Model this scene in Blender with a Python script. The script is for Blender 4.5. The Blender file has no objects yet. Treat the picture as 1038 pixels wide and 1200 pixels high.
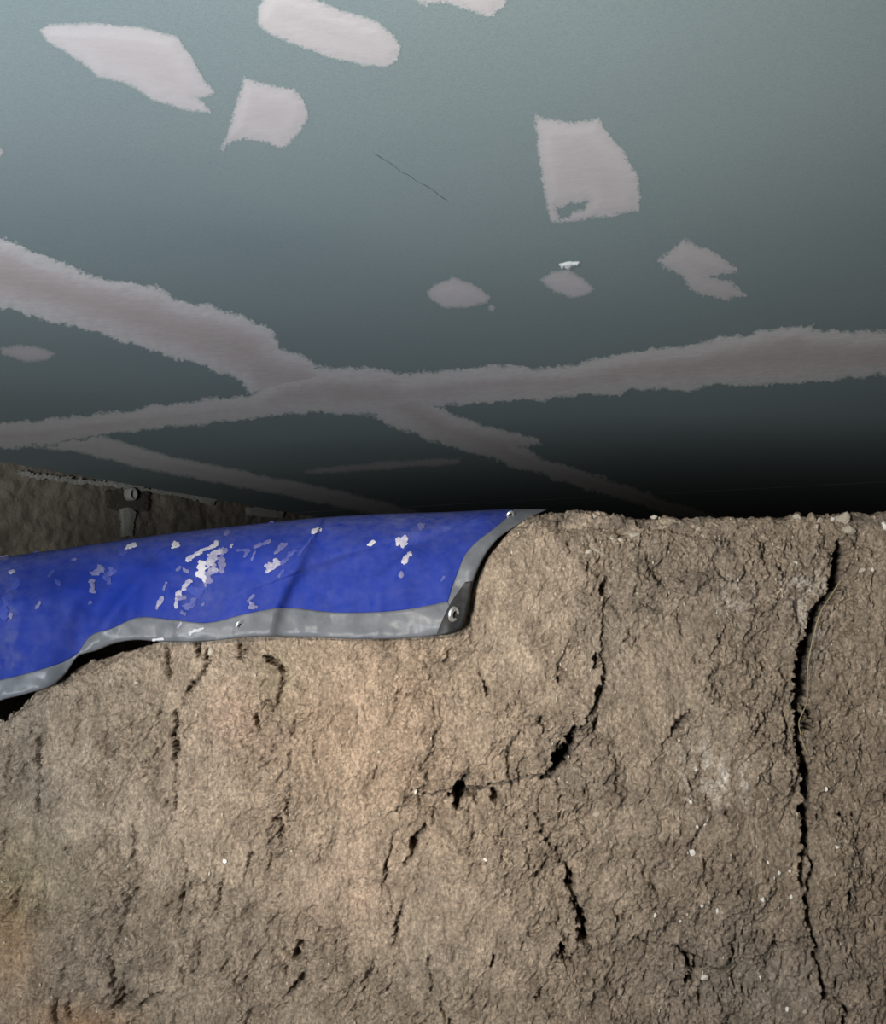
import bpy, bmesh, math
import numpy as np
from mathutils import Vector, Matrix

# ------------------------------------------------------------------ camera, world, lights, exposure
W, H, F = 1038.0, 1200.0, 1558.0
PITCH = math.atan(163.0 / F)          # the horizon sits 163 px below the frame's centre
CP, SP = math.cos(PITCH), math.sin(PITCH)
EYE = 1.5                             # eye height over the floor
HC = 0.663                            # ceiling over the eye
scene = bpy.context.scene
COL = scene.collection

cam_d = bpy.data.cameras.new('camera')
cam_d.sensor_fit = 'HORIZONTAL'
cam_d.sensor_width = 36.0
cam_d.lens = 36.0 * F / W
cam_d.clip_start = 0.02
cam = bpy.data.objects.new('camera', cam_d)
cam.location = (0, 0, EYE)
cam.rotation_euler = (math.pi / 2 + PITCH, 0, 0)
COL.objects.link(cam)
scene.camera = cam

world = bpy.data.worlds.new('world')
scene.world = world
world.use_nodes = True
world.node_tree.nodes['Background'].inputs[0].default_value = (0.05, 0.055, 0.06, 1)
world.node_tree.nodes['Background'].inputs[1].default_value = 0.3


def lamp(name, kind, loc, energy, color, aim=None, **kw):
    d = bpy.data.lights.new(name, kind)
    d.energy = energy
    d.color = color
    for k, v in kw.items():
        setattr(d, k, v)
    o = bpy.data.objects.new(name, d)
    o.location = loc
    if aim is not None:
        o.rotation_euler = (Vector(aim) - Vector(loc)).to_track_quat('-Z', 'Y').to_euler()
    COL.objects.link(o)
    return o


# a work lamp left of the viewer, its beam and its spill on the bank; a second lamp behind the viewer turned up at the ceiling
lamp('work_lamp', 'SPOT', (-0.66, 0.0, EYE + 0.42), 128, (1.0, 0.90, 0.79), aim=(-0.12, 2.0, EYE - 0.10),
     spot_size=math.radians(27), spot_blend=1.0, shadow_soft_size=0.025)
lamp('work_lamp_spill', 'SPOT', (-0.66, 0.0, EYE + 0.42), 150, (1.0, 0.92, 0.80), aim=(1.30, 2.0, EYE - 0.16),
     spot_size=math.radians(86), spot_blend=0.8, shadow_soft_size=0.025)
lamp('ceiling_lamp', 'SPOT', (-1.10, -0.95, EYE - 0.33), 800, (0.90, 0.96, 1.0), aim=(-1.05, 1.55, EYE + HC),
     spot_size=math.radians(100), spot_blend=1.0, shadow_soft_size=0.30)

scene.view_settings.view_transform = 'Standard'
scene.view_settings.look = 'None'
scene.view_settings.gamma = 1.0
scene.view_settings.use_curve_mapping = False
scene.view_settings.exposure = 0.0

# ------------------------------------------------------------------ projection of traced outlines onto the real surfaces


def ray(px, py):
    px = np.asarray(px, float); py = np.asarray(py, float)
    v = 600.0 - py
    return px - 519.0, F * CP - v * SP, F * SP + v * CP


def on_ceiling(px, py, dz=0.0):
    X, Y, Z = ray(px, py)
    s = HC / Z
    return np.stack([X * s, Y * s, np.full_like(X * s, EYE + HC) + dz], -1)


def at_depth(px, py, depth):
    X, Y, Z = ray(px, py)
    s = depth / Y
    return np.stack([X * s, Y * s, EYE + Z * s], -1)


E1 = np.array([0.4315, 0.9021]); E2 = np.array([0.9021, -0.4315])   # along / across the room
WALL_N = -3.42


def on_wall(px, py, off=0.0):
    X, Y, Z = ray(px, py)
    s = (WALL_N + off) / (X * E2[0] + Y * E2[1])
    return np.stack([X * s, Y * s, EYE + Z * s], -1)


BATTER = 0.10


def px_face(px, py):
    """pixel -> (x, z) on the nominal face of the bank"""
    X, Y, Z = ray(px, py)
    s = 2.0 / (Y - BATTER * Z)
    return X * s, EYE + Z * s


PXM = 2.0 / 1550.0     # metres per pixel on the bank's face

# ------------------------------------------------------------------ numpy noise
_rng = np.random.RandomState(7)
_perm = np.concatenate([_rng.permutation(512)] * 2)
_ga = _rng.rand(512) * 2 * np.pi
_gx, _gy = np.cos(_ga), np.sin(_ga)
_r1, _r2, _r3, _r4 = (_rng.rand(512) for _ in range(4))


def _hash(i, j, s):
    return _perm[(_perm[(i + s * 37) & 511] + j) & 511]


def perlin(x, y, s=0):
    x = np.asarray(x, float); y = np.asarray(y, float)
    i = np.floor(x).astype(int); j = np.floor(y).astype(int)
    fx, fy = x - i, y - j
    u = fx * fx * fx * (fx * (fx * 6 - 15) + 10); v = fy * fy * fy * (fy * (fy * 6 - 15) + 10)

    def g(a, b):
        h = _hash(i + a, j + b, s)
        return _gx[h] * (fx - a) + _gy[h] * (fy - b)
    a = g(0, 0) * (1 - u) + g(1, 0) * u
    b = g(0, 1) * (1 - u) + g(1, 1) * u
    return (a * (1 - v) + b * v) * 1.5


def fbm(x, y, n=4, s=0, gain=0.5):
    t = 0; a = 1.0; f = 1.0
    for k in range(n):
        t = t + a * perlin(x * f + 17.3 * k, y * f - 9.1 * k, s + k)
        a *= gain; f *= 2.03
    return t


def facets(x, y, s=0, tilt=1.0, step=0.5):
    """broken-earth relief: jittered cells, each a small tilted plate of its own height"""
    i0 = np.floor(x).astype(int); j0 = np.floor(y).astype(int)
    best = np.full(x.shape, 9e9); hgt = np.zeros(x.shape); second = np.full(x.shape, 9e9)
    for a in (-1, 0, 1):
        for b in (-1, 0, 1):
            i, j = i0 + a, j0 + b
            h = _hash(i, j, s)
            dx = x - (i + _r1[h]); dy = y - (j + _r2[h])
            d = dx * dx + dy * dy
            hh = (_r3[h] - 0.5) * step + tilt * (dx * (_r4[h] - 0.5) * 1.2 + dy * (_r1[(h * 7 + 3) & 511] - 0.6))
            m = d < best
            second = np.where(m, best, np.minimum(second, d))
            hgt = np.where(m, hh, hgt); best = np.where(m, d, best)
    return hgt, np.sqrt(second) - np.sqrt(best)


def crumbs(x, y, s=0):
    """rounded lumps of random size with creases between"""
    i0 = np.floor(x).astype(int); j0 = np.floor(y).astype(int)
    out = np.zeros(x.shape)
    for a in (-1, 0, 1):
        for b in (-1, 0, 1):
            i, j = i0 + a, j0 + b
            h = _hash(i, j, s)
            r = 0.35 + 0.6 * _r3[h]
            d = ((x - (i + _r1[h])) ** 2 + (y - (j + _r2[h])) ** 2) / (r * r)
            out = np.maximum(out, r * np.sqrt(np.maximum(1 - d, 0)))
    return out


def sstep(a, b, x):
    t = np.clip((x - a) / (b - a), 0, 1)
    return t * t * (3 - 2 * t)


def seg_dist(x, y, pts):
    """distance to a polyline, its interpolated third column and the side of the nearest segment"""
    best = np.full(x.shape, 9e9); wid = np.zeros(x.shape); side = np.zeros(x.shape)
    for p, q in zip(pts[:-1], pts[1:]):
        dx, dy = q[0] - p[0], q[1] - p[1]
        L = dx * dx + dy * dy + 1e-12
        t = np.clip(((x - p[0]) * dx + (y - p[1]) * dy) / L, 0, 1)
        ex, ey = x - p[0] - t * dx, y - p[1] - t * dy
        d = ex * ex + ey * ey
        m = d < best
        best = np.where(m, d, best)
        wid = np.where(m, p[2] + t * (q[2] - p[2]), wid)
        side = np.where(m, np.sign(dx * ey - dy * ex), side)
    return np.sqrt(best), wid, side


def poly_sd(x, y, poly):
    """signed distance to a closed polygon, positive inside"""
    best = np.full(x.shape, 9e9); inside = np.zeros(x.shape, bool)
    n = len(poly)
    for k in range(n):
        x0, y0 = poly[k]; x1, y1 = poly[(k + 1) % n]
        dx, dy = x1 - x0, y1 - y0
        t = np.clip(((x - x0) * dx + (y - y0) * dy) / (dx * dx + dy * dy + 1e-12), 0, 1)
        best = np.minimum(best, (x - x0 - t * dx) ** 2 + (y - y0 - t * dy) ** 2)
        if y0 != y1:
            c = ((y0 > y) != (y1 > y)) & (x < (x1 - x0) * (y - y0) / (y1 - y0) + x0)
            inside ^= c
    return np.where(inside, 1, -1) * np.sqrt(best)


def curve(pts, n):
    """smooth resampled polyline (Catmull-Rom by chord length)"""
    p = np.array(pts, float)
    d = np.concatenate([[0], np.cumsum(np.hypot(*np.diff(p, axis=0).T) + 1e-9)])
    m = np.gradient(p, d, axis=0) if len(p) > 2 else np.repeat((p[1:] - p[:-1]) / d[-1], 2, 0)
    s = np.linspace(0, d[-1], n)
    k = np.clip(np.searchsorted(d, s) - 1, 0, len(d) - 2)
    hh = (d[k + 1] - d[k]); u = ((s - d[k]) / hh)[:, None]; hh = hh[:, None]
    return ((2 * u ** 3 - 3 * u ** 2 + 1) * p[k] + (u ** 3 - 2 * u ** 2 + u) * hh * m[k] + (-2 * u ** 3 + 3 * u ** 2) * p[k + 1] + (u ** 3 - u ** 2) * hh * m[k + 1])


# ------------------------------------------------------------------ mesh helpers


def link_mesh(name, verts, faces, mat=None, parent=None, smooth=True):
    me = bpy.data.meshes.new(name)
    me.from_pydata([tuple(v) for v in verts], [], [tuple(f) for f in faces])
    me.update()
    if smooth:
        me.polygons.foreach_set('use_smooth', [True] * len(me.polygons))
    o = bpy.data.objects.new(name, me)
    COL.objects.link(o)
    if mat:
        me.materials.append(mat)
    if parent:
        o.parent = parent
    return o


def grid_mesh(name, P, mat=None, parent=None, smooth=True, flip=False):
    """P: (rows, cols, 3) -> quad mesh, built fast"""
    r, c = P.shape[:2]
    me = bpy.data.meshes.new(name)
    idx = np.arange(r * c).reshape(r, c)
    q = np.stack([idx[:-1, :-1], idx[:-1, 1:], idx[1:, 1:], idx[1:, :-1]], -1).reshape(-1, 4)
    if flip:
        q = q[:, ::-1]
    me.vertices.add(r * c)
    me.vertices.foreach_set('co', np.ascontiguousarray(P, np.float32).ravel())
    me.loops.add(q.size); me.polygons.add(len(q))
    me.loops.foreach_set('vertex_index', np.ascontiguousarray(q, np.int32).ravel())
    me.polygons.foreach_set('loop_start', np.arange(0, q.size, 4, dtype=np.int32))
    me.polygons.foreach_set('use_smooth', np.full(len(q), smooth))
    me.update(calc_edges=True)
    o = bpy.data.objects.new(name, me)
    COL.objects.link(o)
    if mat:
        me.materials.append(mat)
    if parent:
        o.parent = parent
    return o


def set_attr(o, name, vals):
    a = o.data.attributes.new(name, 'FLOAT', 'POINT')
    a.data.foreach_set('value', np.ascontiguousarray(vals, np.float32).ravel())


def set_color(o, name, vals):
    a = o.data.attributes.new(name, 'FLOAT_COLOR', 'POINT')
    v = np.ones((vals.reshape(-1, 3).shape[0], 4), np.float32); v[:, :3] = vals.reshape(-1, 3)
    a.data.foreach_set('color', v.ravel())


def contour_mesh(name, gx, gy, Fv, mapping, mat, parent, extra=None):
    """the part of a lattice where Fv > 0, cut along its zero line; mapping(px, py, value) -> xyz"""
    ny, nx = Fv.shape
    ins = Fv > 0
    px, py, val = [], [], []
    vid = {}

    def vert(key, x, y, f):
        k = vid.get(key)
        if k is None:
            k = len(px); vid[key] = k; px.append(x); py.append(y); val.append(f)
        return k

    def lat(j, i):
        return vert((j, i), gx[i], gy[j], Fv[j, i])

    def cross(j, i, j2, i2):
        if (j, i) > (j2, i2):
            j, i, j2, i2 = j2, i2, j, i
        a, b = Fv[j, i], Fv[j2, i2]
        t = min(max(a / (a - b), 0.02), 0.98)
        return vert((j, i, j2, i2), gx[i] + t * (gx[i2] - gx[i]), gy[j] + t * (gy[j2] - gy[j]), 0.0)
    faces = []
    cnt = ins[:-1, :-1].astype(int) + ins[:-1, 1:] + ins[1:, 1:] + ins[1:, :-1]
    for j, i in zip(*np.nonzero(cnt)):
        cs = [(j, i), (j + 1, i), (j + 1, i + 1), (j, i + 1)]
        poly = []
        for k in range(4):
            a, b = cs[k], cs[(k + 1) % 4]
            if ins[a]:
                poly.append(lat(*a))
            if ins[a] != ins[b]:
                poly.append(cross(*a, *b))
        if len(poly) >= 3:
            faces.append(poly)
    px, py, val = np.array(px), np.array(py), np.array(val)
    P = mapping(px, py, val)
    o = link_mesh(name, P, faces, mat, parent)
    set_attr(o, 'cover', val)
    if extra is not None:
        set_attr(o, 'tone', extra(px, py))
    return o


def tag(o, label=None, cat=None, group=None, kind=None):
    for k, v in (('label', label), ('category', cat), ('group', group), ('kind', kind)):
        if v:
            o[k] = v
    return o


# ------------------------------------------------------------------ material helpers


class NT:
    def __init__(self, name):
        self.m = bpy.data.materials.new(name)
        self.m.use_nodes = True
        self.t = self.m.node_tree
        self.b = self.t.nodes['Principled BSDF']

    def n(self, kind, **props):
        n = self.t.nodes.new('ShaderNode' + kind)
        for k, v in props.items():
            if k.startswith('i_'):
                n.inputs[k[2:].replace('_', ' ')].default_value = v
            else:
                setattr(n, k, v)
        return n

    def l(self, a, b):
        self.t.links.new(a, b)

    def noise(self, scale, detail=4, rough=0.55, vec=None, dim='3D'):
        n = self.n('TexNoise', i_Scale=scale, i_Detail=detail, i_Roughness=rough)
        if vec is not None:
            self.l(vec, n.inputs['Vector'])
        return n.outputs['Fac']

    def coords(self, scale=(1, 1, 1), rot=(0, 0, 0)):
        tc = self.n('TexCoord')
        mp = self.n('Mapping')
        mp.inputs['Scale'].default_value = scale
        mp.inputs['Rotation'].default_value = rot
        self.l(tc.outputs['Object'], mp.inputs['Vector'])
        return mp.outputs['Vector']

    def ramp(self, fac, stops):
        r = self.n('ValToRGB')
        el = r.color_ramp.elements
        while len(el) < len(stops):
            el.new(0.5)
        for e, (p, c) in zip(el, stops):
            e.position = p
            e.color = (*c, 1) if len(c) == 3 else c
        self.l(fac, r.inputs['Fac'])
        return r.outputs['Color']

    def mix(self, fac, a, b, mode='MIX'):
        m = self.n('Mix', data_type='RGBA', blend_type=mode)
        for sock, v in ((m.inputs[0], fac), (m.inputs[6], a), (m.inputs[7], b)):
            if isinstance(v, (int, float)):
                sock.default_value = v
            elif isinstance(v, tuple):
                sock.default_value = (*v, 1)
            else:
                self.l(v, sock)
        return m.outputs[2]

    def math(self, op, a, b=0.0):
        m = self.n('Math', operation=op)
        for s, v in zip(m.inputs, (a, b)):
            if isinstance(v, (int, float)):
                s.default_value = v
            else:
                self.l(v, s)
        return m.outputs[0]

    def attr(self, name):
        return self.n('Attribute', attribute_name=name)

    def bump(self, height, dist, strength=1.0):
        b = self.n('Bump', i_Strength=strength, i_Distance=dist)
        self.l(height, b.inputs['Height'])
        self.l(b.outputs['Normal'], self.b.inputs['Normal'])

    def done(self, color=None, rough=0.8, spec=0.3):
        if color is not None:
            if isinstance(color, tuple):
                self.b.inputs['Base Color'].default_value = (*color, 1)
            else:
                self.l(color, self.b.inputs['Base Color'])
        if isinstance(rough, (int, float)):
            self.b.inputs['Roughness'].default_value = rough
        else:
            self.l(rough, self.b.inputs['Roughness'])
        self.b.inputs['Specular IOR Level'].default_value = spec
        return self.m


# green moisture-resistant board paper
t = NT('green_board_paper')
v = t.coords()
c = t.mix(t.ramp(t.noise(2.2, 4, 0.5, v), [(0.3, (0, 0, 0)), (0.7, (1, 1, 1))]), (0.238, 0.288, 0.300), (0.263, 0.313, 0.320))
c = t.mix(0.22, c, t.ramp(t.noise(420, 3, 0.6, v), [(0.32, (0.14, 0.19, 0.19)), (0.68, (0.36, 0.44, 0.43))]))
t.bump(t.noise(700, 2, 0.6, v), 0.0004, 0.4)
M_board = t.done(c, 0.85, 0.25)

# joint compound: pinkish, thinner and paler at its feathered edge
t = NT('joint_compound')
v = t.coords()
cov = t.attr('cover').outputs['Fac']
k = t.math('ADD', cov, t.math('MULTIPLY', t.math('SUBTRACT', t.noise(14, 4, 0.6, v), 0.5), 14.0))
c = t.ramp(t.math('MULTIPLY', k, 0.025), [(0.0, (0.52, 0.49, 0.495)), (0.30, (0.575, 0.53, 0.535)), (0.75, (0.54, 0.49, 0.495))])
c = t.mix(t.math('MULTIPLY', t.ramp(t.noise(60, 4, 0.65, v), [(0.42, (0, 0, 0)), (0.75, (1, 1, 1))]), 0.2), c, (0.50, 0.47, 0.46))
e = t.math('ADD', t.math('MULTIPLY', t.attr('cover').outputs['Fac'], 0.16), t.math('MULTIPLY', t.math('SUBTRACT', t.noise(190, 5, 0.75, v), 0.5), 2.2))
c = t.mix(t.ramp(e, [(0.0, (0, 0, 0)), (0.55, (1, 1, 1))]), (0.30, 0.345, 0.34), c)   # feathered edge: the board shows through
t.bump(t.noise(45, 5, 0.6, v), 0.0012, 0.3)
M_comp = t.done(c, 0.9, 0.2)

t = NT('joint_band_compound')
v = t.coords()
c = t.ramp(t.math('ADD', t.math('MULTIPLY', t.attr('cover').outputs['Fac'], 0.028), t.math('MULTIPLY', t.math('SUBTRACT', t.noise(9, 4, 0.6, v), 0.5), 0.5)),
           [(0.0, (0.70, 0.68, 0.67)), (0.25, (0.74, 0.69, 0.68)), (0.62, (0.64, 0.56, 0.55)), (1.0, (0.58, 0.51, 0.49))])
c = t.mix(t.math('MULTIPLY', t.ramp(t.noise(70, 4, 0.65, v), [(0.42, (0, 0, 0)), (0.75, (1, 1, 1))]), 0.3), c, (0.50, 0.46, 0.455))
e = t.math('ADD', t.math('MULTIPLY', t.attr('cover').outputs['Fac'], 0.16), t.math('MULTIPLY', t.math('SUBTRACT', t.noise(110, 5, 0.75, v), 0.5), 2.2))
c = t.mix(t.ramp(e, [(0.0, (0, 0, 0)), (0.55, (1, 1, 1))]), (0.30, 0.345, 0.34), c)   # feathered edge: the board shows through
t.bump(t.noise(30, 5, 0.6, v), 0.002, 0.35)
M_band = t.done(c, 0.9, 0.2)

M_white = NT('bright_plaster').done((0.86, 0.86, 0.86), 0.8, 0.3)
M_pencil = NT('pencil_line').done((0.13, 0.16, 0.17), 0.7, 0.2)
M_core = NT('gypsum_core').done((0.5, 0.48, 0.45), 0.9, 0.2)

# bank of earth: broad tints come from a colour attribute (clay, iron stain, lime), grain from noise
t = NT('dry_earth')
v = t.coords()
vs = t.coords((1.0, 1.0, 0.72), (0, 0.28, 0))
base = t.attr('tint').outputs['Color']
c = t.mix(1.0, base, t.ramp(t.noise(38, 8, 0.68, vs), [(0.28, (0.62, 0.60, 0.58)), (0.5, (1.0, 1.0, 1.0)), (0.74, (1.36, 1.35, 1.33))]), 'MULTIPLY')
c = t.mix(1.0, c, t.ramp(t.noise(230, 5, 0.7, vs), [(0.32, (0.60, 0.58, 0.56)), (0.5, (1.0, 1.0, 1.0)), (0.68, (1.62, 1.60, 1.58))]), 'MULTIPLY')
h1 = t.noise(150, 8, 0.72, vs)
h2 = t.noise(55, 6, 0.65, vs)
vo = t.n('TexVoronoi', i_Scale=120.0)
t.l(vs, vo.inputs['Vector'])
hh = t.math('ADD', t.math('ADD', t.math('MULTIPLY', h1, 0.9), h2), t.math('MULTIPLY', vo.outputs['Distance'], 0.45))
t.bump(hh, 0.011, 0.85)
M_earth = t.done(c, 0.95, 0.12)

t = NT('pale_stone')
c = t.ramp(t.noise(90, 5, 0.6, t.coords()), [(0.3, (0.24, 0.205, 0.16)), (0.7, (0.40, 0.35, 0.28))])
t.bump(t.noise(160, 4, 0.6), 0.003, 0.6)
M_stone = t.done(c, 0.9, 0.2)
t = NT('white_stone')
c = t.ramp(t.noise(90, 5, 0.6, t.coords()), [(0.3, (0.34, 0.31, 0.275)), (0.7, (0.50, 0.47, 0.43))])
M_lime = t.done(c, 0.9, 0.2)
t = NT('grey_stone')
c = t.ramp(t.noise(90, 5, 0.6, t.coords()), [(0.3, (0.20, 0.18, 0.16)), (0.7, (0.36, 0.33, 0.30))])
M_greystone = t.done(c, 0.9, 0.2)
M_root = NT('pale_root').done((0.22, 0.18, 0.095), 0.7, 0.3)

# blue woven tarpaulin with grey dust
t = NT('blue_tarp')
v = t.coords()
weave = t.n('TexWave', i_Scale=330.0, bands_direction='X'); t.l(v, weave.inputs['Vector'])
weave2 = t.n('TexWave', i_Scale=330.0, bands_direction='Z'); t.l(v, weave2.inputs['Vector'])
c = t.mix(t.noise(9, 4, 0.6, v), (0.0040, 0.013, 0.110), (0.007, 0.020, 0.165))
vd = t.coords((1.0, 1.0, 1.0), (0, 0.7, 0))
dn = t.ramp(t.noise(22, 6, 0.7, t.coords((0.6, 1, 2.4), (0, -0.75, 0))), [(0.40, (0, 0, 0)), (0.78, (1, 1, 1))])
fac = t.math('MINIMUM', t.math('ADD', t.math('MULTIPLY', dn, 0.06), t.math('MULTIPLY', t.attr('dust').outputs['Fac'], t.math('ADD', t.math('MULTIPLY', t.noise(60, 5, 0.7, v), 1.5), -0.36))), 0.85)
c = t.mix(fac, c, (0.075, 0.080, 0.145))
t.bump(t.math('ADD', weave.outputs['Fac'], weave2.outputs['Fac']), 0.0003, 0.25)
M_blue = t.done(c, t.math('ADD', t.math('MULTIPLY', fac, 0.3), 0.50), 0.03)

t = NT('grey_hem')
v = t.coords()
c = t.ramp(t.noise(30, 6, 0.7, v), [(0.3, (0.060, 0.063, 0.070)), (0.7, (0.098, 0.101, 0.109))])
weave = t.n('TexWave', i_Scale=300.0, bands_direction='X'); t.l(v, weave.inputs['Vector'])
t.bump(weave.outputs['Fac'], 0.0003, 0.3)
M_hem = t.done(c, t.math('ADD', t.math('MULTIPLY', t.noise(18, 4, 0.6, v), 0.06), 0.25), 0.14)
t = NT('black_corner_patch')
c = t.ramp(t.noise(60, 5, 0.7, t.coords()), [(0.3, (0.007, 0.007, 0.008)), (0.75, (0.022, 0.021, 0.021))])
M_black = t.done(c, 0.5, 0.12)
t = NT('eyelet_metal')
t.b.inputs['Metallic'].default_value = 0.9
M_metal = t.done((0.80, 0.80, 0.80), 0.28, 0.5)
M_eyelet_shade = NT('eyelet_painted_shade').done((0.01, 0.01, 0.01), 0.9, 0.1)  # near-black colour standing in for the dark behind an eyelet

t = NT('plaster_splash')
v = t.coords()
tone = t.math('ADD', t.attr('tone').outputs['Fac'], t.math('MULTIPLY', t.math('SUBTRACT', t.noise(110, 5, 0.7, v), 0.5), 0.55))
c = t.ramp(tone, [(0.0, (0.010, 0.022, 0.17)), (0.4, (0.030, 0.040, 0.16)), (0.75, (0.105, 0.10, 0.17)), (1.0, (0.30, 0.285, 0.30))])
M_splash = t.done(c, 0.85, 0.05)

# rough wall behind the bank
t = NT('rough_grey_wall')
v = t.coords()
c = t.ramp(t.noise(4.5, 6, 0.62, v), [(0.25, (0.13, 0.105, 0.08)), (0.5, (0.215, 0.18, 0.14)), (0.8, (0.28, 0.24, 0.185))])
c = t.mix(t.math('MULTIPLY', t.ramp(t.noise(32, 5, 0.7, v), [(0.4, (0, 0, 0)), (0.7, (1, 1, 1))]), 0.35), c, (0.12, 0.10, 0.08))
t.bump(t.noise(18, 8, 0.7, v), 0.02, 0.7)
M_wall = t.done(c, 0.95, 0.15)
t = NT('wall_filler')
v = t.coords()
c = t.ramp(t.noise(16, 6, 0.7, v), [(0.3, (0.24, 0.22, 0.19)), (0.7, (0.40, 0.375, 0.33))])
M_filler = t.done(c, 0.95, 0.15)
t = NT('wall_stain')
c = t.ramp(t.noise(16, 6, 0.7, t.coords()), [(0.3, (0.065, 0.055, 0.045)), (0.7, (0.12, 0.10, 0.08))])
M_stain = t.done(c, 0.95, 0.15)
t = NT('floor_concrete')
v = t.coords()
c = t.ramp(t.noise(5, 7, 0.65, v), [(0.3, (0.16, 0.14, 0.12)), (0.7, (0.27, 0.245, 0.21))])
t.bump(t.noise(20, 6, 0.7, v), 0.01, 0.5)
M_floor = t.done(c, 0.95, 0.15)

# ------------------------------------------------------------------ room shell (aligned with the board seams)
E1_LO, E1_HI, N_HI = -4.16, 10.24, 3.15
ZC = EYE + HC


def room(e1, n, z):
    p = E1 * e1 + E2 * n
    return (p[0], p[1], z)


def room_box(name, e0, e1, n0, n1, z0, z1, mat, parent=None):
    vs_ = [room(a, b, z) for z in (z0, z1) for a, b in ((e0, n0), (e1, n0), (e1, n1), (e0, n1))]
    fs = [(3, 2, 1, 0), (4, 5, 6, 7), (0, 1, 5, 4), (1, 2, 6, 5), (2, 3, 7, 6), (3, 0, 4, 7)]
    o = link_mesh(name, vs_, fs, mat, parent, smooth=False)
    bm = bmesh.new(); bm.from_mesh(o.data)
    bmesh.ops.recalc_face_normals(bm, faces=bm.faces)
    bm.to_mesh(o.data); bm.free()
    return o


tag(room_box('floor', E1_LO, E1_HI, WALL_N, N_HI, -0.1, 0.0, M_floor), kind='structure')
ceiling = tag(room_box('ceiling', E1_LO - .1, E1_HI + .1, WALL_N - .1, N_HI + .1, ZC + 0.0125, ZC + 0.1, M_core), kind='structure')
tag(room_box('wall_right', E1_LO, E1_HI, N_HI, N_HI + .1, -0.1, ZC + 0.0125, M_wall), kind='structure')
tag(room_box('wall_back', E1_HI, E1_HI + .1, WALL_N, N_HI, -0.1, ZC + 0.0125, M_wall), kind='structure')
tag(room_box('wall_front', E1_LO - .1, E1_LO, WALL_N, N_HI, -0.1, ZC + 0.0125, M_wall), kind='structure')
# the left wall behind the bank: rough, with real unevenness
ee = np.concatenate([np.linspace(E1_LO, 3.2, 20), np.linspace(3.25, 6.6, 300), np.linspace(6.7, E1_HI, 16)])
zz = np.concatenate([np.linspace(-0.05, 1.45, 12), np.linspace(1.47, ZC + 0.012, 90)])
EE, ZZ = np.meshgrid(ee, zz)
rel = 0.012 * fbm(EE * 3, ZZ * 5, 5, 11, 0.55) + 0.006 * fbm(EE * 16, ZZ * 22, 3, 15)
rel = rel - 0.012
P = np.stack([E1[0] * EE + E2[0] * (WALL_N + rel), E1[1] * EE + E2[1] * (WALL_N + rel), ZZ], -1)
wall_left = tag(grid_mesh('wall_left', P, M_wall), kind='structure')

# plasterboard sheets, 3 mm joints
n_edges = [WALL_N + 0.012, -2.853, -1.652, 0.75, N_HI]
e_edges = [-4.16, -1.76, 0.64, 3.04, 5.44, 7.84, 10.24]
g = 0.0015
for a0, a1 in zip(e_edges[:-1], e_edges[1:]):
    for b0, b1 in zip(n_edges[:-1], n_edges[1:]):
        room_box('plasterboard', a0 + g, a1 - g, b0 + g, b1 - g, ZC, ZC + 0.0125, M_board, ceiling)


# joint compound on the ceiling
def spread(name, poly, mat, step=1.5, rag=3.0, stip=3.0, thick=0.0012, seed=0, holes=(), lift=0.0, label=None, soft=18.0):
    poly = np.array(poly, float)
    x0, y0 = poly.min(0) - 8; x1, y1 = poly.max(0) + 8
    gx = np.arange(x0, x1, step); gy = np.arange(y0, y1, step)
    GX, GY = np.meshgrid(gx, gy)
    sd = poly_sd(GX, GY, poly)
    for hpoly in holes:
        sd = np.minimum(sd, -poly_sd(GX, GY, np.array(hpoly, float)))
    n = rag * fbm(GX / 26, GY / 26, 2, seed) + 0.7 * rag * fbm(GX / 9, GY / 9, 2, seed + 3) + stip * perlin(GX / 3.3, GY / 3.1, seed + 5) * np.exp(-np.abs(sd) / 6)
    Fv = sd + n + 1.2
    Fv = np.where(sd < -7, -1, Fv)

    def mp(px, py, val):
        return on_ceiling(px, py, -0.0002 - lift * 0.5 - 0.45 * thick * sstep(0, soft, val))
    o = contour_mesh(name, gx, gy, Fv, mp, mat, ceiling)
    if label:
        o['label'] = label
    return o


band_a = [(-150, 215), (0, 277), (60, 303), (120, 325), (188, 337), (205, 350), (240, 358), (290, 372), (320, 386), (328, 406), (370, 425), (430, 436),
          (500, 462), (530, 484), (570, 500), (632, 514), (636, 522), (606, 522), (650, 542), (690, 554), (735, 570), (790, 588), (920, 636),
          (860, 633), (740, 587), (690, 575), (640, 558), (580, 540), (530, 525), (500, 515), (460, 498), (420, 484), (370, 474), (290, 462), (282, 446), (240, 430),
          (180, 412), (100, 386), (0, 360), (-150, 318)]
band_b = [(-140, 504), (0, 496), (70, 490), (150, 480), (200, 473), (290, 463), (330, 440), (380, 430), (430, 431), (470, 438), (520, 434), (600, 428), (625, 432), (680, 424), (740, 411), (800, 404),
          (880, 389), (955, 378), (950, 387), (1038, 387), (1180, 376), (1180, 428), (1038, 440), (960, 447), (900, 450), (830, 452), (810, 456), (760, 457), (740, 455),
          (728, 463), (702, 462), (640, 467), (560, 473), (510, 476), (440, 486), (350, 485), (290, 491), (200, 501), (120, 510), (50, 523), (0, 525), (-140, 534)]
band_c = [(30, 512), (118, 511), (150, 520), (200, 534), (300, 555), (400, 575), (480, 597), (560, 620), (500, 619), (420, 599), (330, 580), (250, 565), (150, 545), (100, 532), (30, 522)]
spread('joint_band', band_a, M_band, 1.8, 3.2, 3.5, 0.0022, 21, label='wide ragged joint compound band running from the left edge towards the bank')
spread('joint_band', band_b, M_band, 1.8, 3.0, 3.0, 0.0022, 31, lift=0.0008, label='long joint compound band running across the whole ceiling')
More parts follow.
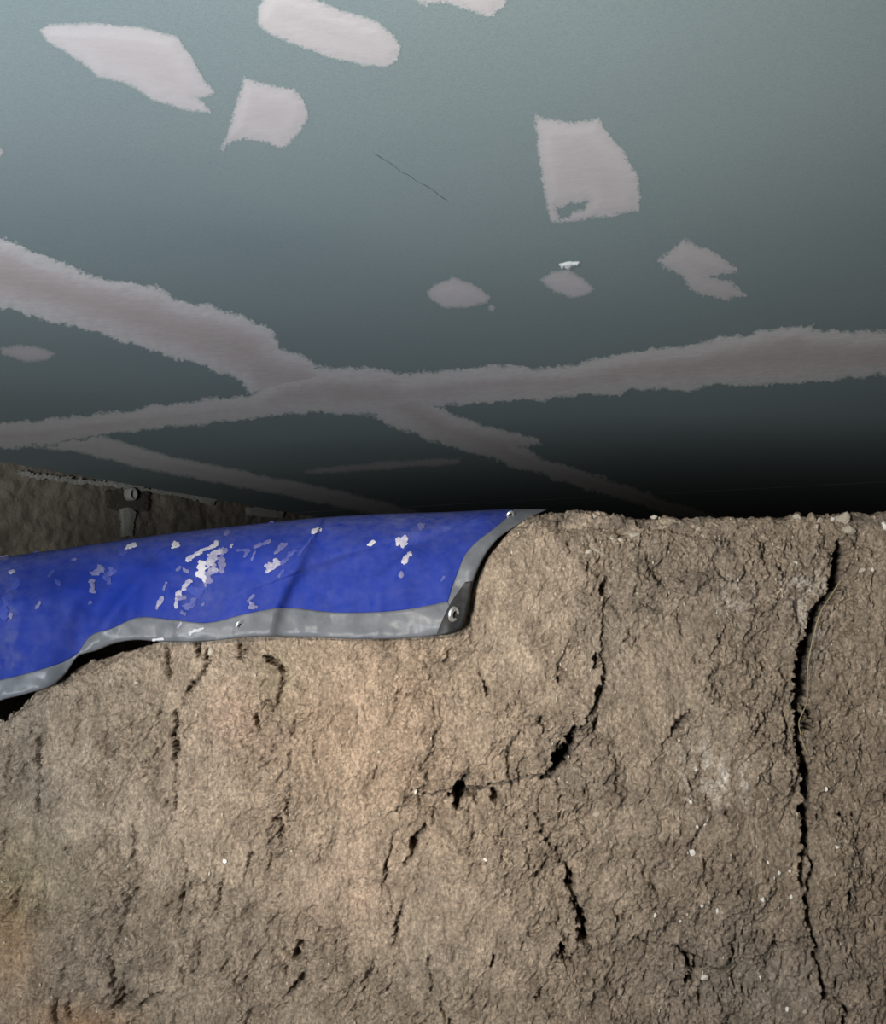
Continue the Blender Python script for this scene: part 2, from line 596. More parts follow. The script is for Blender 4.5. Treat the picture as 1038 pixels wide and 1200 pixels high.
spread('joint_band', band_c, M_band, 1.5, 1.5, 1.5, 0.0015, 41, lift=0.0002, label='narrow dim joint compound band nearest the far wall')
patches = [
    ([(47, 35), (60, 29), (110, 27), (170, 33), (207, 43), (225, 68), (240, 96), (251, 108), (244, 112), (230, 114), (240, 122), (249, 133), (215, 128),
      (178, 117), (160, 103), (140, 95), (115, 89), (98, 74), (75, 60), (55, 48)], 'long wing-shaped filler patch at upper left of the ceiling', 1.0, 1.4),
    ([(302, 8), (312, -6), (335, -12), (360, -4), (400, 12), (445, 27), (460, 40), (469, 55), (465, 70), (452, 78), (430, 76), (390, 68), (345, 52), (315, 38), (301, 27)],
     'rounded oblong filler patch cut by the top edge', 1.2, 2.2),
    ([(287, 91), (300, 97), (345, 105), (357, 119), (361, 135), (352, 155), (330, 174), (315, 168), (290, 162), (270, 164), (262, 176), (259, 174), (266, 160), (275, 125)],
     'squarish pinkish filler patch with one straight left edge', 1.2, 2.6),
    ([(487, 2), (500, -15), (560, -24), (588, -10), (593, 4), (575, 20), (560, 17), (545, 9), (525, 2), (505, 4)], 'ragged filler patch at the top edge, only its lower rim in view', 2.2, 4.0),
    ([(627, 134), (640, 140), (665, 143), (702, 139), (712, 155), (730, 178), (746, 205), (750, 230), (748, 247), (720, 252), (680, 258), (645, 260), (640, 235), (632, 185)],
     'large four-sided filler patch right of the ceiling centre', 1.4, 3.0),
    ([(500, 342), (510, 333), (530, 325), (552, 332), (575, 348), (570, 355), (545, 360), (520, 360), (505, 350)], 'small oval filler patch with a speck beside it', 1.0, 1.8),
    ([(634, 328), (645, 319), (665, 316), (685, 328), (696, 338), (690, 344), (670, 348), (650, 342)], 'small oval filler patch under a bright white flake', 0.8, 1.6),
    ([(773, 305), (785, 295), (800, 279), (815, 288), (830, 292), (850, 305), (867, 317), (850, 320), (832, 324), (858, 330), (872, 346), (850, 350), (820, 345), (805, 335), (800, 325), (780, 315)],
     'ragged double-lobed filler patch at right of the ceiling', 2.2, 4.0),
    ([(0, 408), (20, 404), (50, 408), (64, 414), (55, 421), (30, 423), (3, 415)], 'thin pale filler patch between the two joint bands at left', 1.0, 2.0),
    ([(572, 361), (576, 357), (580, 360), (577, 365)], None, 0.3, 0.4),
    ([(-6, 178), (0, 174), (4, 178), (0, 183)], None, 0.3, 0.4),
    ([(352, 552), (400, 546), (450, 541), (500, 538), (540, 537), (537, 544), (490, 546), (440, 551), (400, 553), (355, 555)], 'faint filler streak on the dark far ceiling', 1.2, 2.2),
]
notch = [(650, 243), (668, 238), (688, 236), (684, 246), (672, 249), (668, 256), (655, 257)]
for k, (poly, lab, rag, stip) in enumerate(patches):
    spread('filler_patch', poly, M_comp, 1.2, rag, stip, 0.0012, 60 + k * 7, holes=[notch] if k == 4 else (), label=lab)
spread('plaster_flake', [(656, 309), (664, 306.5), (678, 307), (677, 309.5), (671, 310.5), (667, 315), (663, 313.5), (662, 311.5), (659, 314)], M_white, 0.7, 0.5, 0.6, 0.004, 5, label='bright white peeling flake', lift=0.0015, soft=3)
# pencil scratch
sx = np.linspace(438, 524, 90)
sy = 180 + (sx - 438) / 86 * 54 + 2.0 * perlin(sx / 14, sx * 0 + 3.3, 4)
hw = 0.5 * np.clip(perlin(sx / 9, sx * 0 + 1.1, 9) + 0.55, 0.12, 1)
P = np.stack([on_ceiling(sx + hw * .5, sy - hw, -0.0003), on_ceiling(sx - hw * .5, sy + hw, -0.0003)], 0)
grid_mesh('scratch_mark', P, M_pencil, ceiling)

# filler smears, a stain and a pipe end on the left wall


def wall_spread(name, poly, mat, off, rag, stip, seed, label=None):
    poly = np.array(poly, float)
    x0, y0 = poly.min(0) - 6; x1, y1 = poly.max(0) + 6
    gx = np.arange(x0, x1, 1.0); gy = np.arange(y0, y1, 0.8)
    GX, GY = np.meshgrid(gx, gy)
    sd = poly_sd(GX, GY, poly)
    Fv = np.where(sd < -5, -1, sd + rag * fbm(GX / 12, GY / 8, 2, seed) + stip * perlin(GX / 3, GY / 2.5, seed + 2))
    o = contour_mesh(name, gx, gy, Fv, lambda px, py, val: on_wall(px, py, off + 0.004 * sstep(0, 6, val)), mat, wall_left)
    if label:
        o['label'] = label
    return o


wall_spread('filler_smear', [(286, 594), (300, 594), (333, 600), (331, 607), (310, 606), (288, 603)], M_filler, 0.008, 0.8, 1.0, 3, 'grey rectangular filler smear at the wall top')
wall_spread('filler_smear', [(139, 597), (150, 594), (160, 600), (157, 612), (155, 628), (142, 628), (141, 612)], M_filler, 0.008, 1.0, 1.4, 7, 'pale filler smear below the pipe end')
wall_spread('filler_smear', [(20, 552), (60, 557), (90, 561), (150, 565), (172, 572), (240, 580), (260, 585), (240, 588), (200, 580), (160, 574), (120, 569), (85, 567), (62, 563), (20, 557)], M_filler, 0.013, 1.3, 2.6, 17, 'thin broken filler line along the wall top')
wall_spread('filler_smear', [(232, 583), (252, 586), (250, 592), (235, 590)], M_filler, 0.012, 0.8, 1.2, 27, 'small pale filler blob at the wall top')
wall_spread('damp_stain', [(122, 576), (140, 572), (175, 577), (172, 598), (160, 600), (140, 599), (126, 594)], M_stain, 0.005, 2.0, 3.0, 37, 'dark damp stain around the pipe end')

bm = bmesh.new()
c0 = on_wall(147.5, 579.5, 0.0)
nrm = Vector((E2[0], E2[1], 0)); along = Vector((E1[0], E1[1], 0)); up = Vector((0, 0, 1))
prof = [(0.017, 0.0), (0.017, 0.034), (0.0185, 0.040), (0.023, 0.041), (0.0265, 0.036), (0.0255, -0.02)]
rings = []
for r_, d_ in prof:
    rings.append([bm.verts.new(Vector(c0) + nrm * d_ + along * (r_ * math.cos(a) * 0.9) + up * (r_ * math.sin(a))) for a in np.linspace(0, 2 * math.pi, 24, endpoint=False)])
for ra, rb in zip(rings[:-1], rings[1:]):
    for k in range(24):
        bm.faces.new((ra[k], ra[(k + 1) % 24], rb[(k + 1) % 24], rb[k]))
bm.faces.new(rings[0])
bmesh.ops.recalc_face_normals(bm, faces=bm.faces)
me = bpy.data.meshes.new('pipe_end'); bm.to_mesh(me); bm.free()
me.materials.append(M_filler)
po = bpy.data.objects.new('pipe_end', me); COL.objects.link(po); po.parent = wall_left
po['label'] = 'pale round pipe end with a dark bore'

# ------------------------------------------------------------------ the bank of earth
CRACKS = [  # traced (x, y, width) in photograph pixels
    [(981, 634, 5), (986, 648, 12), (984, 664, 14), (981, 684, 13), (971, 700, 12), (960, 716, 8), (955, 732, 12), (948, 749, 16), (941, 768, 16), (938.5, 790, 14), (937, 813, 14), (936, 828, 10), (935, 850, 9), (936, 869, 10), (942, 890, 10), (945, 905, 12), (944, 938, 10.5), (944, 972, 11), (942, 993, 9), (937, 1008, 5), (936, 1034, 4)],
    [(952, 778, 5), (952.5, 795, 9), (951, 812, 8), (945, 828, 4)],
    [(945, 995, 2.5), (950, 1018, 4), (945, 1038, 3), (942, 1048, 4.5), (947, 1076, 4.5), (952, 1110, 3.5), (955, 1131, 3.5), (959, 1147, 4), (963, 1164, 5.5), (981, 1172, 3), (992, 1183, 4.5), (987, 1206, 5)],
    [(918, 838, 4), (920, 860, 5), (922, 878, 3)], [(948, 835, 7), (948, 850, 10), (944, 862, 5)],
    [(630, 936, 1.5), (629, 950, 2.5), (633, 971, 3), (642, 986, 2.6), (656, 1003, 3), (662.5, 1014, 4.5), (668, 1030, 6.5), (671, 1049, 5), (677, 1065, 6), (684, 1084, 9), (684, 1100, 8)],
    [(669, 1009, 2.4), (675, 995, 2.2), (679, 979, 1.6)], [(658, 1107, 5), (661, 1118, 10), (663, 1122, 6)], [(640, 920, 2), (630, 936, 2)],
    [(673, 853, 6), (668, 868, 13), (661, 880, 17), (654, 888, 16), (648, 903, 6), (634, 914, 4)], [(548, 908, 4), (543, 918, 8), (538, 926, 13), (536, 944, 7)], [(538, 930, 8), (551, 929, 7), (566, 924, 3)],
    [(577, 926, 5), (581, 932, 8), (580, 944, 4)], [(595, 882, 3), (596, 900, 4), (599, 922, 3)],
    [(497, 926, 5), (488, 932, 3), (476, 937, 3), (464, 947, 4)], [(511, 945, 3), (508, 956, 4)], [(498, 968, 5), (491, 980, 6), (486, 990, 9), (487, 999, 6), (475, 1013, 4)],
    [(456, 1000, 2.5), (451, 1020, 3.5), (450, 1044, 2.5)], [(505, 985, 1.8), (494, 1006, 2.2), (490, 1025, 1.6)], [(471, 1060, 2.5), (464, 1082, 4.5), (464, 1100, 4), (457, 1114, 2)],
    [(455, 1066, 5), (455, 1070, 5)], [(486, 1041, 2.6), (490, 1062, 2)], [(634, 841, 5), (633, 848, 4)], [(549, 952, 4), (546, 966, 4)],
    [(808, 831, 3), (801, 839, 6), (793, 846, 7.5), (783, 856, 5), (773, 883, 3), (763, 900, 2.4)], [(706, 798, 6), (701, 812, 8), (697, 823, 6)], [(699, 768, 6), (697, 779, 5)],
    [(565, 788, 4), (568, 800, 5.5), (570, 812, 6)], [(562, 778, 2), (560, 765, 2)], [(707, 680, 6), (706, 690, 8), (704, 698, 4)], [(651, 791, 5), (653, 796, 4)], [(796, 719, 2.4), (799, 742, 2.6)],
    [(850, 736, 3), (844, 748, 4.5), (838, 757, 4), (828, 772, 2)], [(638, 838, 3), (637, 848, 4), (631, 866, 2.4)], [(697, 590 + 250, 3), (692, 870, 2.4)],
    [(745, 1100, 3.5), (755, 1106, 4.5), (780, 1106, 2), (797, 1112, 5), (807, 1122, 8)], [(809, 1124, 11), (808, 1140, 12), (802, 1152, 5)], [(820, 1139, 2), (838, 1133, 2.4), (853, 1129, 3), (855, 1107, 5)],
    [(883, 1100, 4), (887, 1092, 3)], [(903, 1104, 5), (912, 1103, 4)], [(787, 1180, 3), (786, 1190, 3)], [(818, 1164, 3.5), (819, 1188, 3.5)], [(847, 950, 4.5), (848, 954, 4)], [(987, 953, 7), (989, 960, 6)], [(1002, 951, 5), (1003, 954, 4)],
    [(997, 1046, 6), (996, 1052, 6)], [(1016, 1086, 3), (1017, 1094, 3)],
    [(196, 757, 6), (197, 770, 5), (200, 786, 6), (199, 792, 3)], [(232, 753, 6), (233, 766, 5)], [(245, 760, 5), (243, 778, 6), (237, 789, 6), (229, 800, 6), (221, 816, 3.4), (214, 826, 2.6)], [(210, 832, 4), (209, 851, 6), (210, 874, 7.5), (209, 895, 4), (207, 920, 3), (204, 947, 4.5)],
    [(196, 937, 5), (196, 943, 4)], [(194, 826, 2.4), (190, 850, 2), (187, 876, 1.8)], [(159, 845, 3), (155, 872, 3)], [(159, 957, 2), (161, 985, 4), (160, 1008, 3.4), (163, 1024, 2), (161, 1039, 2)], [(217, 1012, 3), (215, 1050, 4), (212, 1085, 3)],
    [(261, 1030, 3), (260, 1046, 4.5), (258, 1064, 4), (245, 1081, 2.2)], [(241, 1032, 4), (242, 1039, 4)], [(294, 1000, 4), (290, 1016, 3), (286, 1031, 3)], [(317, 1004, 3), (310, 1028, 3)], [(320, 955, 3), (328, 960, 7), (332, 981, 4.5)], [(339, 932, 2.4), (339, 958, 4)],
    [(284, 757, 6), (284, 770, 4), (287, 780, 3)], [(311, 770, 6), (318, 774, 8), (328, 780, 7), (331, 800, 5), (332, 814, 3)], [(316, 820, 5), (322, 830, 4), (330, 818, 3)], [(301, 834, 4), (303, 842, 7), (305, 852, 5)], [(345, 828, 2.4), (347, 848, 3), (343, 862, 2)], [(285, 866, 3), (287, 874, 3)],
    [(50, 872, 5), (50, 912, 5), (45, 955, 4)], [(11, 880, 3), (8, 918, 5)], [(7, 972, 3), (4, 992, 5)], [(24, 1040, 4), (16, 1060, 5)], [(54, 1040, 3), (54, 1070, 3)], [(84, 989, 5), (84, 994, 5)],
    [(131, 1117, 3), (131, 1140, 5), (132, 1156, 6), (138, 1166, 3), (149, 1142, 3)], [(152, 1164, 8), (144, 1173, 7), (133, 1180, 4)], [(64, 1172, 5), (60, 1184, 8), (57, 1200, 9)], [(186, 1163, 6), (174, 1172, 5), (162, 1180, 4)], [(83, 1172, 5), (79, 1190, 6)], [(75, 1135, 4), (74, 1148, 4)],
    [(352, 1104, 6), (349, 1114, 9), (344, 1124, 9)], [(355, 1148, 7), (346, 1158, 6), (335, 1168, 4)], [(334, 1140, 4), (332, 1147, 3)],
    [(371, 874, 2), (374, 897, 2.6), (375, 920, 2), (372, 943, 2), (372, 970, 1.8)], [(376, 993, 3), (375, 1010, 2.4), (371, 1024, 2)], [(527, 760, 3), (526, 770, 3.4), (521, 780, 3)], [(443, 898, 2.6), (440, 912, 3.4)],
    [(502, 1122, 4), (503, 1135, 3), (506, 1156, 4)], [(517, 1178, 4), (528, 1197, 4)], [(523, 1146, 2), (528, 1162, 2.6)], [(577, 1118, 6), (575, 1128, 5)], [(634, 1160, 5), (633, 1170, 4)], [(460, 1142, 2.4), (457, 1162, 3)],
]
LEDGES = [  # traced edge, height step (mm), reach (px); the side left of the travel direction stands proud
    ([(455, 952), (500, 930), (540, 922), (600, 914), (640, 902), (668, 868), (700, 815), (704, 760), (706, 690)], 13, 90),
    ([(466, 1100), (458, 1060), (450, 1030), (456, 990), (470, 945)], 9, 60),
    ([(980, 628), (985, 660), (960, 716), (941, 768), (937, 820), (944, 900), (944, 975), (937, 1010), (944, 1060), (955, 1140)], -9, 260),
    ([(745, 1100), (797, 1112), (812, 1128), (856, 1127), (905, 1104), (960, 1090)], 8, 70),
    ([(204, 960), (209, 880), (210, 832), (245, 770)], -5, 60),
    ([(372, 1000), (374, 900), (350, 850), (330, 780)], -6, 80),
    ([(350, 1180), (345, 1110), (372, 1020)], -7, 70),
    ([(130, 1190), (132, 1120), (160, 1040)], 6, 60),
    ([(60, 1200), (62, 1140), (52, 1040), (50, 870)], -7, 60),
    ([(630, 936), (656, 1003), (684, 1095)], 4, 60),
]
DENTS = [(318, 805, 34, 50, 10), (185, 880, 22, 40, 5), (487, 985, 30, 34, 8), (655, 880, 36, 26, 10), (700, 690, 26, 30, 6), (1000, 962, 26, 26, 5), (345, 1125, 24, 36, 9), (60, 1175, 30, 40, 8),
         (560, 790, 20, 40, 5), (848, 1112, 40, 18, 5), (720, 618, 60, 14, 12), (20, 900, 30, 60, 6)]
BUMPS = [(420, 860, 110, 130, 10), (530, 985, 40, 16, 5), (612, 640, 50, 50, 6), (260, 870, 40, 70, 5), (940, 690, 30, 60, 5), (90, 900, 40, 120, 6), (800, 950, 120, 160, 8), (560, 1060, 70, 90, 5)]

step = 0.0016
XL, XR = -0.72, 0.72


def grow(start, first, ratio, end, sgn):
    out = []; d = first; x = start
    while (end - x) * sgn > d:
        x += sgn * d; out.append(x); d *= ratio
    out.append(end)
    return out


xs = np.array(sorted(grow(XL, 0.004, 1.10, -2.795, -1)) + list(np.arange(XL, XR, step)) + grow(XR, 0.004, 1.10, 4.28, 1))
# silhouette of the earth: height of its top at each x, from traced points
TOPPX = [(-700, 960), (-480, 880), (-240, 862), (-100, 862), (-30, 855), (0, 850), (25, 832), (45, 815), (70, 802), (90, 791), (130, 772), (165, 757), (185, 748), (205, 715), (250, 668), (400, 640), (520, 628), (560, 617), (600, 606), (625, 601), (650, 598), (700, 597), (780, 598), (880, 599), (1038, 598), (1500, 600)]
tx, tz = px_face(*np.array(TOPPX, float).T)
ztop = np.interp(xs, tx, tz)
ztop = ztop - 0.005 * sstep(0.05, 0.2, xs) + 0.004 * fbm(xs * 30, xs * 0 + 2.0, 3, 3) * (np.abs(xs) < 1.0) + 0.002 * fbm(xs * 140, xs * 0 + 5.0, 2, 8)
RAD = np.interp(xs, px_face(np.array([0, 190, 300, 560, 640, 700, 1038.]), np.full(7, 600.))[0], [0.04, 0.04, 0.10, 0.10, 0.07, 0.035, 0.03])
# profile: rows from the floor to the shoulder, round the shoulder, back over the top
zb = EYE - 0.585
s_low = np.linspace(0, 1, 30, endpoint=False)
n_face = int(0.80 / step); n_arc = 46
d_back = np.concatenate([np.linspace(0.004, 0.16, 40), np.geomspace(0.17, 5.5, 40)])
nx = len(xs)
rows_x, rows_y, rows_z, rows_nz, rows_w = [], [], [], [], []


def face_y(z):
    return 2.0 + BATTER * (z - EYE)


for s in s_low:
    z = np.full(nx, -0.02 + s * (zb + 0.02))
    rows_x.append(xs); rows_y.append(face_y(z) - 0.25 * (1 - s) ** 2); rows_z.append(z); rows_nz.append(np.zeros(nx)); rows_w.append(np.full(nx, s))
for s in np.linspace(0, 1, n_face):
    z = zb + s * (ztop - RAD - zb)
    rows_x.append(xs); rows_y.append(face_y(z)); rows_z.append(z); rows_nz.append(np.zeros(nx)); rows_w.append(np.ones(nx))
yc = face_y(ztop - RAD)
for a in np.linspace(0, math.pi / 2, n_arc)[1:]:
    rows_x.append(xs); rows_y.append(yc + RAD * (1 - math.cos(a))); rows_z.append(ztop - RAD + RAD * math.sin(a)); rows_nz.append(np.full(nx, math.sin(a))); rows_w.append(np.ones(nx))
leftness = 1 - sstep(px_face(175, 750)[0], px_face(215, 750)[0], xs)      # hollow behind the lip at left
for d in d_back:
    z = ztop - leftness * 0.06 * sstep(0.0, 0.10, d) - 0.03 * sstep(0.12, 0.3, d)
    zbk = EYE + 0.11
    z = np.where(leftness > 0, z + leftness * (zbk - z) * sstep(0.9, 1.3, d), z)
    rows_x.append(xs + 0.4783 * max(d - 0.16, 0)); rows_y.append(yc + RAD + d); rows_z.append(z); rows_nz.append(np.ones(nx)); rows_w.append(np.full(nx, 1.0 if d < 0.3 else 0.6))
BX, BY, BZ, NZ, WT = (np.array(r) for r in (rows_x, rows_y, rows_z, rows_nz, rows_w))
NY = -np.sqrt(1 - NZ * NZ)
# relief, computed on the face coordinates (u along, v up the profile)
U = BX
V = BZ + np.maximum(BY - face_y(BZ), 0) * 0.9
uu = U + 0.010 * fbm(U * 14, V * 14, 3, 50); vv = V + 0.010 * fbm(U * 14 + 40, V * 14, 3, 53)
sh = uu - 0.32 * vv                     # the grain of the broken earth leans to the right
R = 0.018 * fbm(uu * 3.0, vv * 2.6, 3, 1)
w1 = 0.012 * fbm(U * 45, V * 45, 3, 56); w2 = 0.012 * fbm(U * 45 + 20, V * 45, 3, 58)
f1, e1_ = facets((sh + w1) * 13, (vv + w2) * 9, 2, 1.0, 0.5)
f2, e2_ = facets((sh + w1) * 38 + 3, (vv + w2) * 26, 4, 1.0, 0.6)
f3, e3_ = facets((sh + w1 * .5) * 95 + 9, (vv + w2 * .5) * 66, 6, 1.1, 0.8)
rough = 0.40 + 0.9 * sstep(-0.25, 0.5, fbm(uu * 5, vv * 5, 3, 70) + 0.35 * sstep(0.0, 0.25, uu) + 0.25 * sstep(EYE - 0.25, EYE - 0.5, vv))
R += 0.0042 * f1 + 0.0016 * rough * f2 + 0.0010 * rough * f3
w3 = 0.006 * fbm(U * 110, V * 110, 3, 61); w4 = 0.006 * fbm(U * 110 + 20, V * 110, 3, 63)
crumb = sstep(-0.15, 0.55, fbm(uu * 11, vv * 9, 3, 74))
R += 0.0070 * (0.25 + crumb) * rough * crumbs((sh + w1) * 48, (vv + w2) * 34, 12)
R += 0.0050 * (0.35 + crumb) * rough * crumbs((sh + w3) * 105, (vv + w4) * 78, 14)
R += 0.0050 * rough * fbm(sh * 34, vv * 24, 6, 20, 0.68)
R += 0.0028 * rough * fbm((sh + w3) * 140, (vv + w4) * 100, 3, 33, 0.75)
# calmer close to the rim, where it has been trodden flat
R *= 1 - 0.55 * sstep(EYE + 0.165, EYE + 0.205, V)
# small pits and flaked hollows
pit = fbm(sh * 85, vv * 55, 3, 36)
R -= 0.0065 * sstep(0.62, 1.05, pit) * rough
R -= 0.0060 * sstep(0.45, 0.62, fbm(sh * 24, vv * 15, 4, 46, 0.6)) * rough

QX, QZ = uu * 0.35 + U * 0.65, vv * 0.35 + V * 0.65
inpic = np.nonzero((xs > XL - .05) & (xs < XR + .05))[0]
i0, i1 = inpic[0], inpic[-1] + 1
r0 = len(s_low); r1 = r0 + n_face + n_arc + 12
sub = (slice(r0, r1), slice(i0, i1))
qx, qz = QX[sub], QZ[sub]
wob = 1 + 0.65 * fbm(qx * 60, qz * 45, 4, 81, 0.65) + 0.35 * perlin(qx * 190, qz * 150, 89)
qx, qz = qx + 0.0034 * fbm(qx * 70, qz * 70, 4, 84, 0.65), qz + 0.0034 * fbm(qx * 70 + 7, qz * 70, 4, 87, 0.65)
C = np.zeros(qx.shape)
for ci_, pts in enumerate(CRACKS):
    p = np.array(pts, float)
    fx, fz = px_face(p[:, 0], p[:, 1])
    main = ci_ in (0, 1, 2, 4, 5, 7, 9, 10, 11)
    if len(p) <= 4 and p[:, 2].max() < 8:      # a short mark: let it die out at both ends
        ex = np.array([p[0] + (p[0] - p[1]) * 0.5, p[-1] + (p[-1] - p[-2]) * 0.5]); ex[:, 2] = 0.3
        p = np.vstack([ex[:1], p, ex[1:]])
    fx, fz = px_face(p[:, 0], p[:, 1])
    w = np.abs(p[:, 2]) * PXM
    pad = w.max() * 2 + 0.006
    cols = np.nonzero((xs[i0:i1] > fx.min() - pad - .01) & (xs[i0:i1] < fx.max() + pad + .01))[0]
    if len(cols) == 0:
        continue
    c0_, c1_ = cols[0], cols[-1] + 1
    rr = np.nonzero(((qz[:, c0_:c1_] > fz.min() - pad) & (qz[:, c0_:c1_] < fz.max() + pad)).any(1))[0]
    if len(rr) == 0:
        continue
    ss = (slice(rr[0], rr[-1] + 1), slice(c0_, c1_))
    d, wd, side = seg_dist(qx[ss], qz[ss], list(zip(fx, fz, w)))
    wb = np.clip(1 + (wob[ss] - 1) * (0.45 if ci_ < 3 else 1.0), 0.3, 2)
    half = np.maximum(wd * (0.62 if ci_ < 3 else 0.54 if main else 0.5) * wb, 0.0008) + (0.0011 if main else 0.0006)
    depth = np.where(main, np.clip((wd - 0.0008) * 5.0, 0.005, 0.085), np.clip((wd - 0.0012) * 3.0, 0.004, 0.03)) * np.clip(wb, 0.45, 1.4)
    cv = depth * np.clip((1 - d / half) * (3.6 if main else 2.2), 0, 1) + 0.10 * depth * np.exp(-(d / (half * 2.2)) ** 2) * 0.6
    C[ss] = np.maximum(C[ss], cv)
L = np.zeros(qx.shape)
for pts, amp, reach in LEDGES:
    p = np.array(pts, float)
    fx, fz = px_face(p[:, 0], p[:, 1])
    taper = np.sin(np.linspace(0.08, math.pi - 0.08, len(p))) ** 0.5
    d, tp, side = seg_dist(qx, qz, list(zip(fx, fz, taper)))
    sgn = 1 if amp > 0 else -1
    L += np.where(side * sgn > 0, abs(amp) * 0.0013 * tp * np.exp(-d / (reach * PXM)), 0)
for cx, cy, rx, ry, amp in DENTS:
    fx, fz = px_face(cx, cy)
    L -= amp * 0.001 * np.exp(-((qx - fx) / (rx * PXM)) ** 2 - ((qz - fz) / (ry * PXM)) ** 2)
for cx, cy, rx, ry, amp in BUMPS:
    fx, fz = px_face(cx, cy)
    L += amp * 0.001 * np.exp(-((qx - fx) / (rx * PXM)) ** 2 - ((qz - fz) / (ry * PXM)) ** 2)
# a patch of fine tool teeth
fx, fz = px_face(530, 823)
L += 0.0025 * np.sin((qx + 0.1 * qz) * 2 * math.pi / (8.5 * PXM)) * np.exp(-((qx - fx) / (27 * PXM)) ** 4 - ((qz - fz) / (17 * PXM)) ** 4)
R[sub] += L - C
# the bank turns back at its left end
R -= 0.05 * (1 - sstep(px_face(-160, 800)[0], px_face(70, 800)[0], U)) * (1 - sstep(0.0, 0.9, NZ))
# smoother where the tarpaulin lies on it
px_t, pz_t = px_face(np.array([-400, 0, 100, 190, 300, 537, 552, 600.]), np.array([800, 800, 770, 745, 740, 735, 690, 612.]))
hem_z = np.interp(U, px_t, pz_t, right=9)
under = sstep(0.0, 0.02, V - hem_z)
R = R * (1 - 0.85 * under) - 0.004 * under
R *= WT
BYY = BY + NY * R
BZZ = BZ + NZ * R
# keep the foot on the floor and the ends tidy
P = np.stack([BX, BYY, BZZ], -1)
bank = grid_mesh('earth_bank', P, M_earth)
tag(bank, 'tall brown earth bank with cracked vertical face under the plasterboard ceiling', 'earth bank')

# broad tints of the earth itself
def blob(cx, cy, rx, ry):
    fx, fz = px_face(cx, cy)
    return np.exp(-((U - fx) / (rx * PXM)) ** 2 - ((V - fz) / (ry * PXM)) ** 2)


tint = np.zeros(U.shape + (3,)); tint[:] = (0.215, 0.176, 0.139)
nz1 = fbm(uu * 7, vv * 6, 4, 90)


def blend(m, col):
    m = np.clip(m, 0, 1)[..., None]
    tint[:] = tint * (1 - m) + np.array(col) * m


blend(0.55 * sstep(-0.1, 0.7, nz1), (0.247, 0.204, 0.163))
blend(0.55 * sstep(0.1, 0.8, fbm(uu * 6 + 9, vv * 4, 4, 95)), (0.170, 0.144, 0.120))
blend(0.75 * blob(430, 860, 120, 120), (0.272, 0.204, 0.152))
blend(0.8 * blob(282, 838, 40, 40), (0.268, 0.200, 0.159))
blend(0.6 * blob(410, 1040, 50, 50), (0.268, 0.204, 0.163))
blend(1.0 * blob(8, 1110, 30, 60) * (1 + 0.4 * nz1), (0.210, 0.133, 0.078))
blend(0.8 * blob(90, 1198, 60, 18), (0.247, 0.155, 0.093))
blend(0.75 * blob(20, 1030, 60, 50), (0.181, 0.152, 0.097))
blend(0.6 * blob(900, 1150, 160, 60), (0.181, 0.159, 0.144))
blend(0.9 * (blob(940, 690, 26, 26) + blob(945, 748, 18, 28) + 0.8 * blob(860, 700, 20, 18) + 0.8 * blob(855, 915, 26, 22) + 0.6 * blob(820, 900, 30, 40)) * sstep(-0.25, 0.35, fbm(uu * 60, vv * 45, 4, 98)), (0.42, 0.385, 0.355))
blend(0.5 * blob(320, 800, 26, 40), (0.160, 0.141, 0.093))
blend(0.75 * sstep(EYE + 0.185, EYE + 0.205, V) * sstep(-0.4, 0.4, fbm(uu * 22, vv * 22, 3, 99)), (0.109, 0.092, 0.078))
blend(0.6 * blob(840, 1130, 24, 8), (0.138, 0.122, 0.089))
tint *= np.array([1.02, 0.975, 0.915])
tint *= (1 + 0.16 * fbm(uu * 30, vv * 22, 4, 101))[..., None]
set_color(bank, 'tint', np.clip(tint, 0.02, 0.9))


def bank_point(px, py):
    fx, fz = px_face(px, py)
    i = int(np.clip(np.searchsorted(xs, fx), 0, nx - 1))
    col_z = BZZ[r0:r0 + n_face + n_arc, i]
    j = int(np.argmin(np.abs(col_z - fz))) + r0
    return Vector(P[j, i]), Vector((0, NY[j, i], NZ[j, i]))


# ---- stones bedded in the bank (parts) and grit
def rock_bm(bm, c, r, seed, sub_=2, squash=(1, 1, 1), square=0.0):
    m = bmesh.ops.create_icosphere(bm, subdivisions=sub_, radius=1.0)
    rs = np.random.RandomState(seed)
    planes = [(Vector(rs.normal(size=3)).normalized(), 0.48 + 0.32 * rs.rand()) for _ in range(9)]
    rot = Matrix.Rotation(rs.rand() * 6, 3, Vector(rs.normal(size=3)).normalized())
    for v_ in m['verts']:
        p = v_.co.copy()
        for nn, dd in planes:
            k = p.dot(nn) - dd
            if k > 0:
                p -= nn * k
        p = rot @ p
        v_.co = Vector((p.x * r * squash[0], p.y * r * squash[1], p.z * r * squash[2])) + Vector(c)


